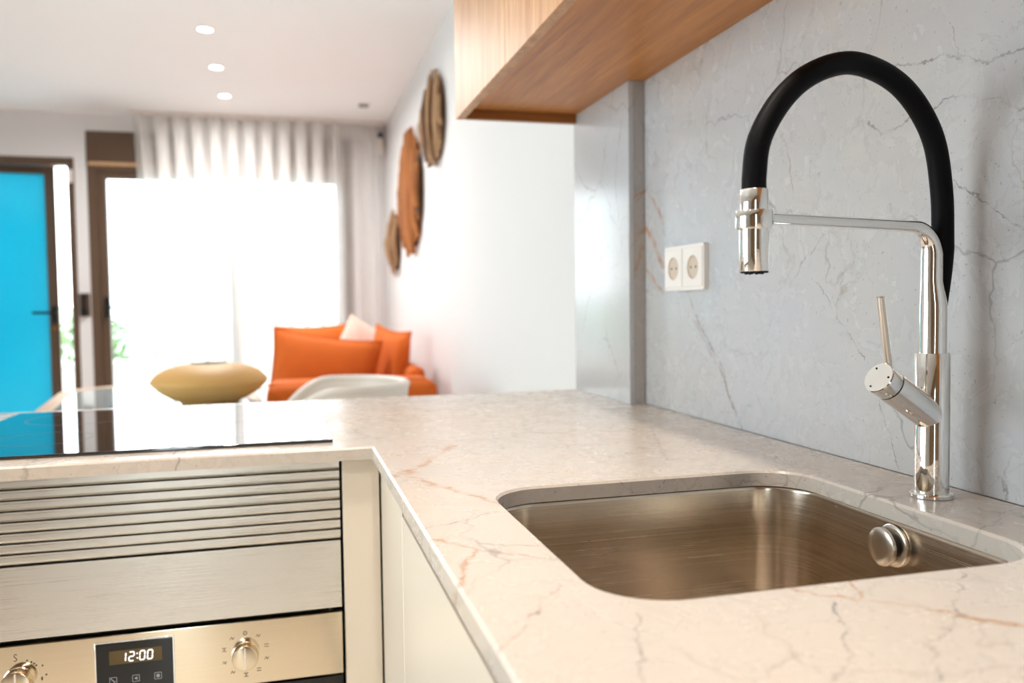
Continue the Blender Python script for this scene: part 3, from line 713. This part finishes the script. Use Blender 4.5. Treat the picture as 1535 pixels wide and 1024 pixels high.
pr = [(.105, 0), (.110, .003), (.112, .008), (.140, .018), (.168, .034), (.192, .052), (.211, .072), (.2185, .083), (.2185, .089), (.211, .101), (.192, .119), (.165, .135), (.130, .147), (.095, .153), (.078, .155), (.072, .155)]
MB().lathe(pr, (VX, VY, .751), seg=56, cap1=False).build('body', 'tan', k, ang=60)
MB().lathe([(.072, .155), (.074, .145), (.10, .12), (.16, .085), (.05, .03)], (VX, VY, .751), seg=40, cap0=False).build('inside', 'vasein', k, ang=60)

CHX, CHY = .185, 3.17
k = thing('tub_chair', (CHX, CHY, 0), 'off-white shell tub chair pulled up beside the dining table', 'chair')
sh = MB()
def shell(th, tt, r_off):
    # th: angle from back (+x), tt: 0 at seat to 1 at rim
    r = (.17+.075*tt**.7)+r_off; lift = 1-.32*max(0, (abs(th)-1.7)/.9)**1.5
    return Vector((CHX+r*math.cos(th)*1.0, CHY+r*math.sin(th)*1.08, .44+(.388*tt)*lift))
nu, nv = 40, 10; T0 = 2.55
def outerf(u_, v_): return shell(-T0+2*T0*u_, v_, .012)
def innerf(u_, v_): return shell(-T0+2*T0*u_, v_, -.012)
a = sh.grid(outerf, nu, nv); b = sh.grid(innerf, nu, nv, True)
for i in range(nu):
    sh.bm.faces.new((a[i][nv], a[i+1][nv], b[i+1][nv], b[i][nv])); sh.bm.faces.new((a[i][0], a[i+1][0], b[i+1][0], b[i][0]))
for i in (0, nu):
    for j in range(nv): sh.bm.faces.new((a[i][j], a[i][j+1], b[i][j+1], b[i][j]))
sh.build('shell_back', 'chairshell', k, ang=60)
MB().tube([shell(-T0+2*T0*i/40, 1.0, 0) for i in range(41)], .016, 10).build('rim', 'chairshell', k)
MB().lathe([(.02, .40), (.15, .405), (.205, .43), (.205, .455), (.18, .468), (.05, .472)], (CHX, CHY, 0), seg=36).build('seat', 'chairshell', k, ang=60)
for sx in (-1, 1):
    for sy in (-1, 1): MB().cyl((CHX+sx*.2, CHY+sy*.2, 0), (CHX+sx*.12, CHY+sy*.12, .41), .012, .017, 14).build('leg', 'legwood', k)

k = thing('sofa', (.29, 5.0, 0), 'low orange upholstered sofa standing along the white wall', 'sofa')
SXA, SXB, SY_A, SY_B = -.10, .695, 3.93, 6.05
MB().box(SXA, SXB, SY_A+.02, SY_B-.02, .08, .30, .03, 3).build('base', 'orange', k)
MB().box(SXA, SXB, SY_A, SY_A+.38, .12, .765, .055, 4).build('armrest', 'orange', k)
MB().box(SXA, SXB, SY_B-.32, SY_B, .12, .765, .055, 4).build('armrest', 'orange', k)
MB().box(SXB-.09, SXB, SY_A+.38, SY_B-.32, .28, .80, .04, 4).build('backrest', 'orange', k)
for y0, y1 in ((SY_A+.385, 5.02), (5.025, SY_B-.325)): MB().box(SXA-.02, SXB-.095, y0, y1, .29, .45, .04, 3).build('seat_cushion', 'orange', k)
MB().tube([(SXA+.004, SY_A+.055, .762), (SXB-.055, SY_A+.055, .766)], .006, 8).build('piping', 'orange', k)
for x in (SXA+.06, SXB-.06):
    for y in (SY_A+.08, SY_B-.08): MB().cyl((x, y, 0), (x, y, .13), .018, .024, 12).build('foot', 'legwood', k)
def cushion(name, c, w_, h_, t_, eul, mat, label, pipe=True):
    R_ = Matrix.Rotation(eul[2], 3, 'Z') @ Matrix.Rotation(eul[0], 3, 'X') @ Matrix.Rotation(eul[1], 3, 'Y'); c = Vector(c)
    def f(sgn):
        def g(u_, v_):
            a, b = 2*u_-1, 2*v_-1; e = (1-abs(a)**2.6)*(1-abs(b)**2.6); th_ = sgn*t_/2*max(0, e)**.55
            px = a*w_/2*(1-.085*(1-b*b)); pz = b*h_/2*(1-.085*(1-a*a)); wr = .004*math.sin(9*a+5*b)*e
            return c + R_ @ Vector((px, th_+wr, pz))
        return g
    mb = MB(); mb.grid(f(1), 18, 18); mb.grid(f(-1), 18, 18, True)
    t = thing(name, tuple(c-Vector((0, 0, h_/2))), label, 'cushion', 'cushions on the sofa')
    body = mb.build('cover', mat, t, ang=75, weld=True)
    if pipe:
        g = f(1); pts = [g(i/16, 0) for i in range(16)]+[g(1, i/16) for i in range(16)]+[g(1-i/16, 1) for i in range(16)]+[g(0, 1-i/16) for i in range(16)]
        MB().tube(pts, .006, 6, True).build('piping', mat, t)
rd = math.radians
cushion('sofa_cushion', (.175, 4.48, .715), .57, .53, .20, (rd(-12), rd(9), 0), 'orange', 'wide orange cushion leaning against the near sofa armrest')
cushion('sofa_cushion', (.185, 5.22, .765), .48, .50, .18, (rd(-10), rd(-2), 0), 'orange', 'orange cushion half hidden behind the wide orange cushion')
cushion('sofa_cushion', (.535, 4.66, .73), .42, .54, .14, (rd(-6), rd(5), rd(-70)), 'orange', 'orange cushion turned towards the white wall at the sofa corner')
cushion('throw_pillow', (.425, 4.99, .84), .34, .36, .13, (rd(-8), rd(28), rd(-10)), 'pinkfab', 'pale pink throw pillow among the orange sofa cushions', False)

# ------------------------------------------------------------------ round driftwood pieces on the white wall
for (yc, zc, rr_, mt, lab) in ((4.235, 2.065, .240, 'drift1', 'medium round driftwood wall disc, the highest of the three'),
                               (5.06, 1.80, .365, 'drift2', 'large round orange-brown driftwood wall disc, the middle of three'),
                               (5.915, 1.565, .220, 'drift1', 'small round driftwood wall disc, the lowest of three')):
    k = thing('wall_disc', (XWALL, yc, zc-rr_), lab, 'wall decor', 'driftwood discs on the white wall')
    MB().lathe([(rr_*.86, 0), (rr_*.86, .012)], (XWALL, yc, zc), (-1, 0, 0), 32).build('backing', 'drift3', k)
    n = 26
    for i in range(n):
        y = yc-rr_*.97+2*rr_*.97*(i+.5)/n; ww = 2*rr_*.97/n*.5*rnd.uniform(1.0, 1.5)
        half = math.sqrt(max(.02, 1-((y-yc)/rr_)**2))*rr_*rnd.uniform(.86, 1.10); cz_ = zc+rnd.uniform(-.03, .03)*rr_; dp = rnd.uniform(.010, .05)
        path = [(XWALL-.014-dp*(.6+.4*math.sin(PI*j/6))+rnd.uniform(-.004, .004), y+rnd.uniform(-.6, .6)*ww, cz_-half+2*half*j/6) for j in range(7)]
        MB().tube(path, [ww*rnd.uniform(.45, .6)]+[ww*rnd.uniform(.85, 1.1) for _ in range(5)]+[ww*rnd.uniform(.4, .6)], 7).build('driftwood_stick', (mt, 'drift3', mt, 'drift1' if mt == 'drift1' else 'drift2')[i % 4], k)

# ------------------------------------------------------------------ curtain
k = thing('curtain_track', (-.14, 6.37, 2.47), 'white curtain track under the ceiling in front of the window', 'curtain track')
MB().box(-1.03, .74, 6.345, 6.44, 2.482, 2.4995, .002, 1).build('rail', 'white', k)
def curtain(x0, x1, n, amp, lap, label, flare, y0=6.36, x0b=None):
    mb = MB(); nu, nv = n*20, 16; x0b = x0 if x0b is None else x0b
    def f(u_, v_):
        z = .03+2.445*v_; ph = u_*n*2*PI; k_ = 1-.35*(1-v_)
        xx = (x0b+(x0-x0b)*v_); x = xx+(x1-xx)*u_ + lap*math.sin(ph)*min(u_*n, n*(1-u_), 1)*(.45+.55*v_)
        return Vector((x+flare*(1-v_)*.01*math.sin(3*u_*PI+1), y0+amp*k_*math.cos(ph)+.006*math.sin(5*u_*PI+3*(1-v_)), z))
    mb.grid(f, nu, nv)
    t = thing('sheer_curtain', ((x0+x1)/2, y0, .03), label, 'curtain', 'sheer curtains at the patio window')
    mb.build('voile', 'sheer', t, ang=90)
    for i in range(n):
        x = x0+(x1-x0)*(i+.25)/n; MB().cyl((x, y0, 2.474), (x, y0, 2.481), .004, seg=8).build('glider', 'white', t)
curtain(-1.005, .43, 12, .030, .066, 'wide white sheer curtain hanging in wave pleats over the window', 1.0, x0b=-.93)
curtain(.385, .70, 3, .010, .03, 'narrow gathered white sheer curtain drawn to the room corner', .4, 6.425)

# ------------------------------------------------------------------ ceiling fittings
def spot(x, y, lens, label, group, col, watts, spread):
    t = thing('ceiling_spotlight', (x, y, ZCEIL), label, 'ceiling light', group)
    ORG[t] = Vector((x, y, ZCEIL))
    MB().lathe([(.043, 0), (.043, -.004), (.040, -.006), (.034, -.006), (.033, 0)], (x, y, ZCEIL), seg=28, cap0=False, cap1=False).build('trim_ring', 'white', t)
    MB().lathe([(.0335, -.002), (.0335, -.0045), (.010, -.0055)], (x, y, ZCEIL), seg=28).build('lens', lens, t)
    l = bpy.data.lights.new('spot_lamp', 'AREA'); l.shape = 'DISK'; l.size = .066; l.color = col; l.energy = watts; l.spread = rd(spread)
    o = bpy.data.objects.new('spot_lamp', l); o.location = (0, 0, -.0075); o.parent = t; COL.objects.link(o)
for i, y in enumerate((4.437, 5.115, 5.787)):
    spot(-.355, y, 'lamp', ['round recessed ceiling spotlight farthest from the curtain', 'round recessed ceiling spotlight, middle of the row', 'round recessed ceiling spotlight closest to the curtain'][i], 'spotlights in the living room ceiling', (1, .98, .97), 14, 170)
for x, y in ((.12, .0), (.12, .9), (-.9, .0), (-.9, .9)):
    spot(x, y, 'warmlamp', 'warm recessed ceiling spotlight over the kitchen aisle', 'warm spotlights over the kitchen aisle', (1, .90, .79), 4.6, 120)
k = thing('ceiling_vent', (.545, 5.857, ZCEIL), 'small grey ceiling vent grille near the curtain corner', 'vent')
MB().box(.505, .585, 5.80, 5.91, ZCEIL-.006, ZCEIL-.0002, .002, 1).build('frame', 'white', k)
for i in range(5): MB().box(.513, .577, 5.812+i*.019, 5.822+i*.019, ZCEIL-.010, ZCEIL-.005).build('slat', 'grille', k)
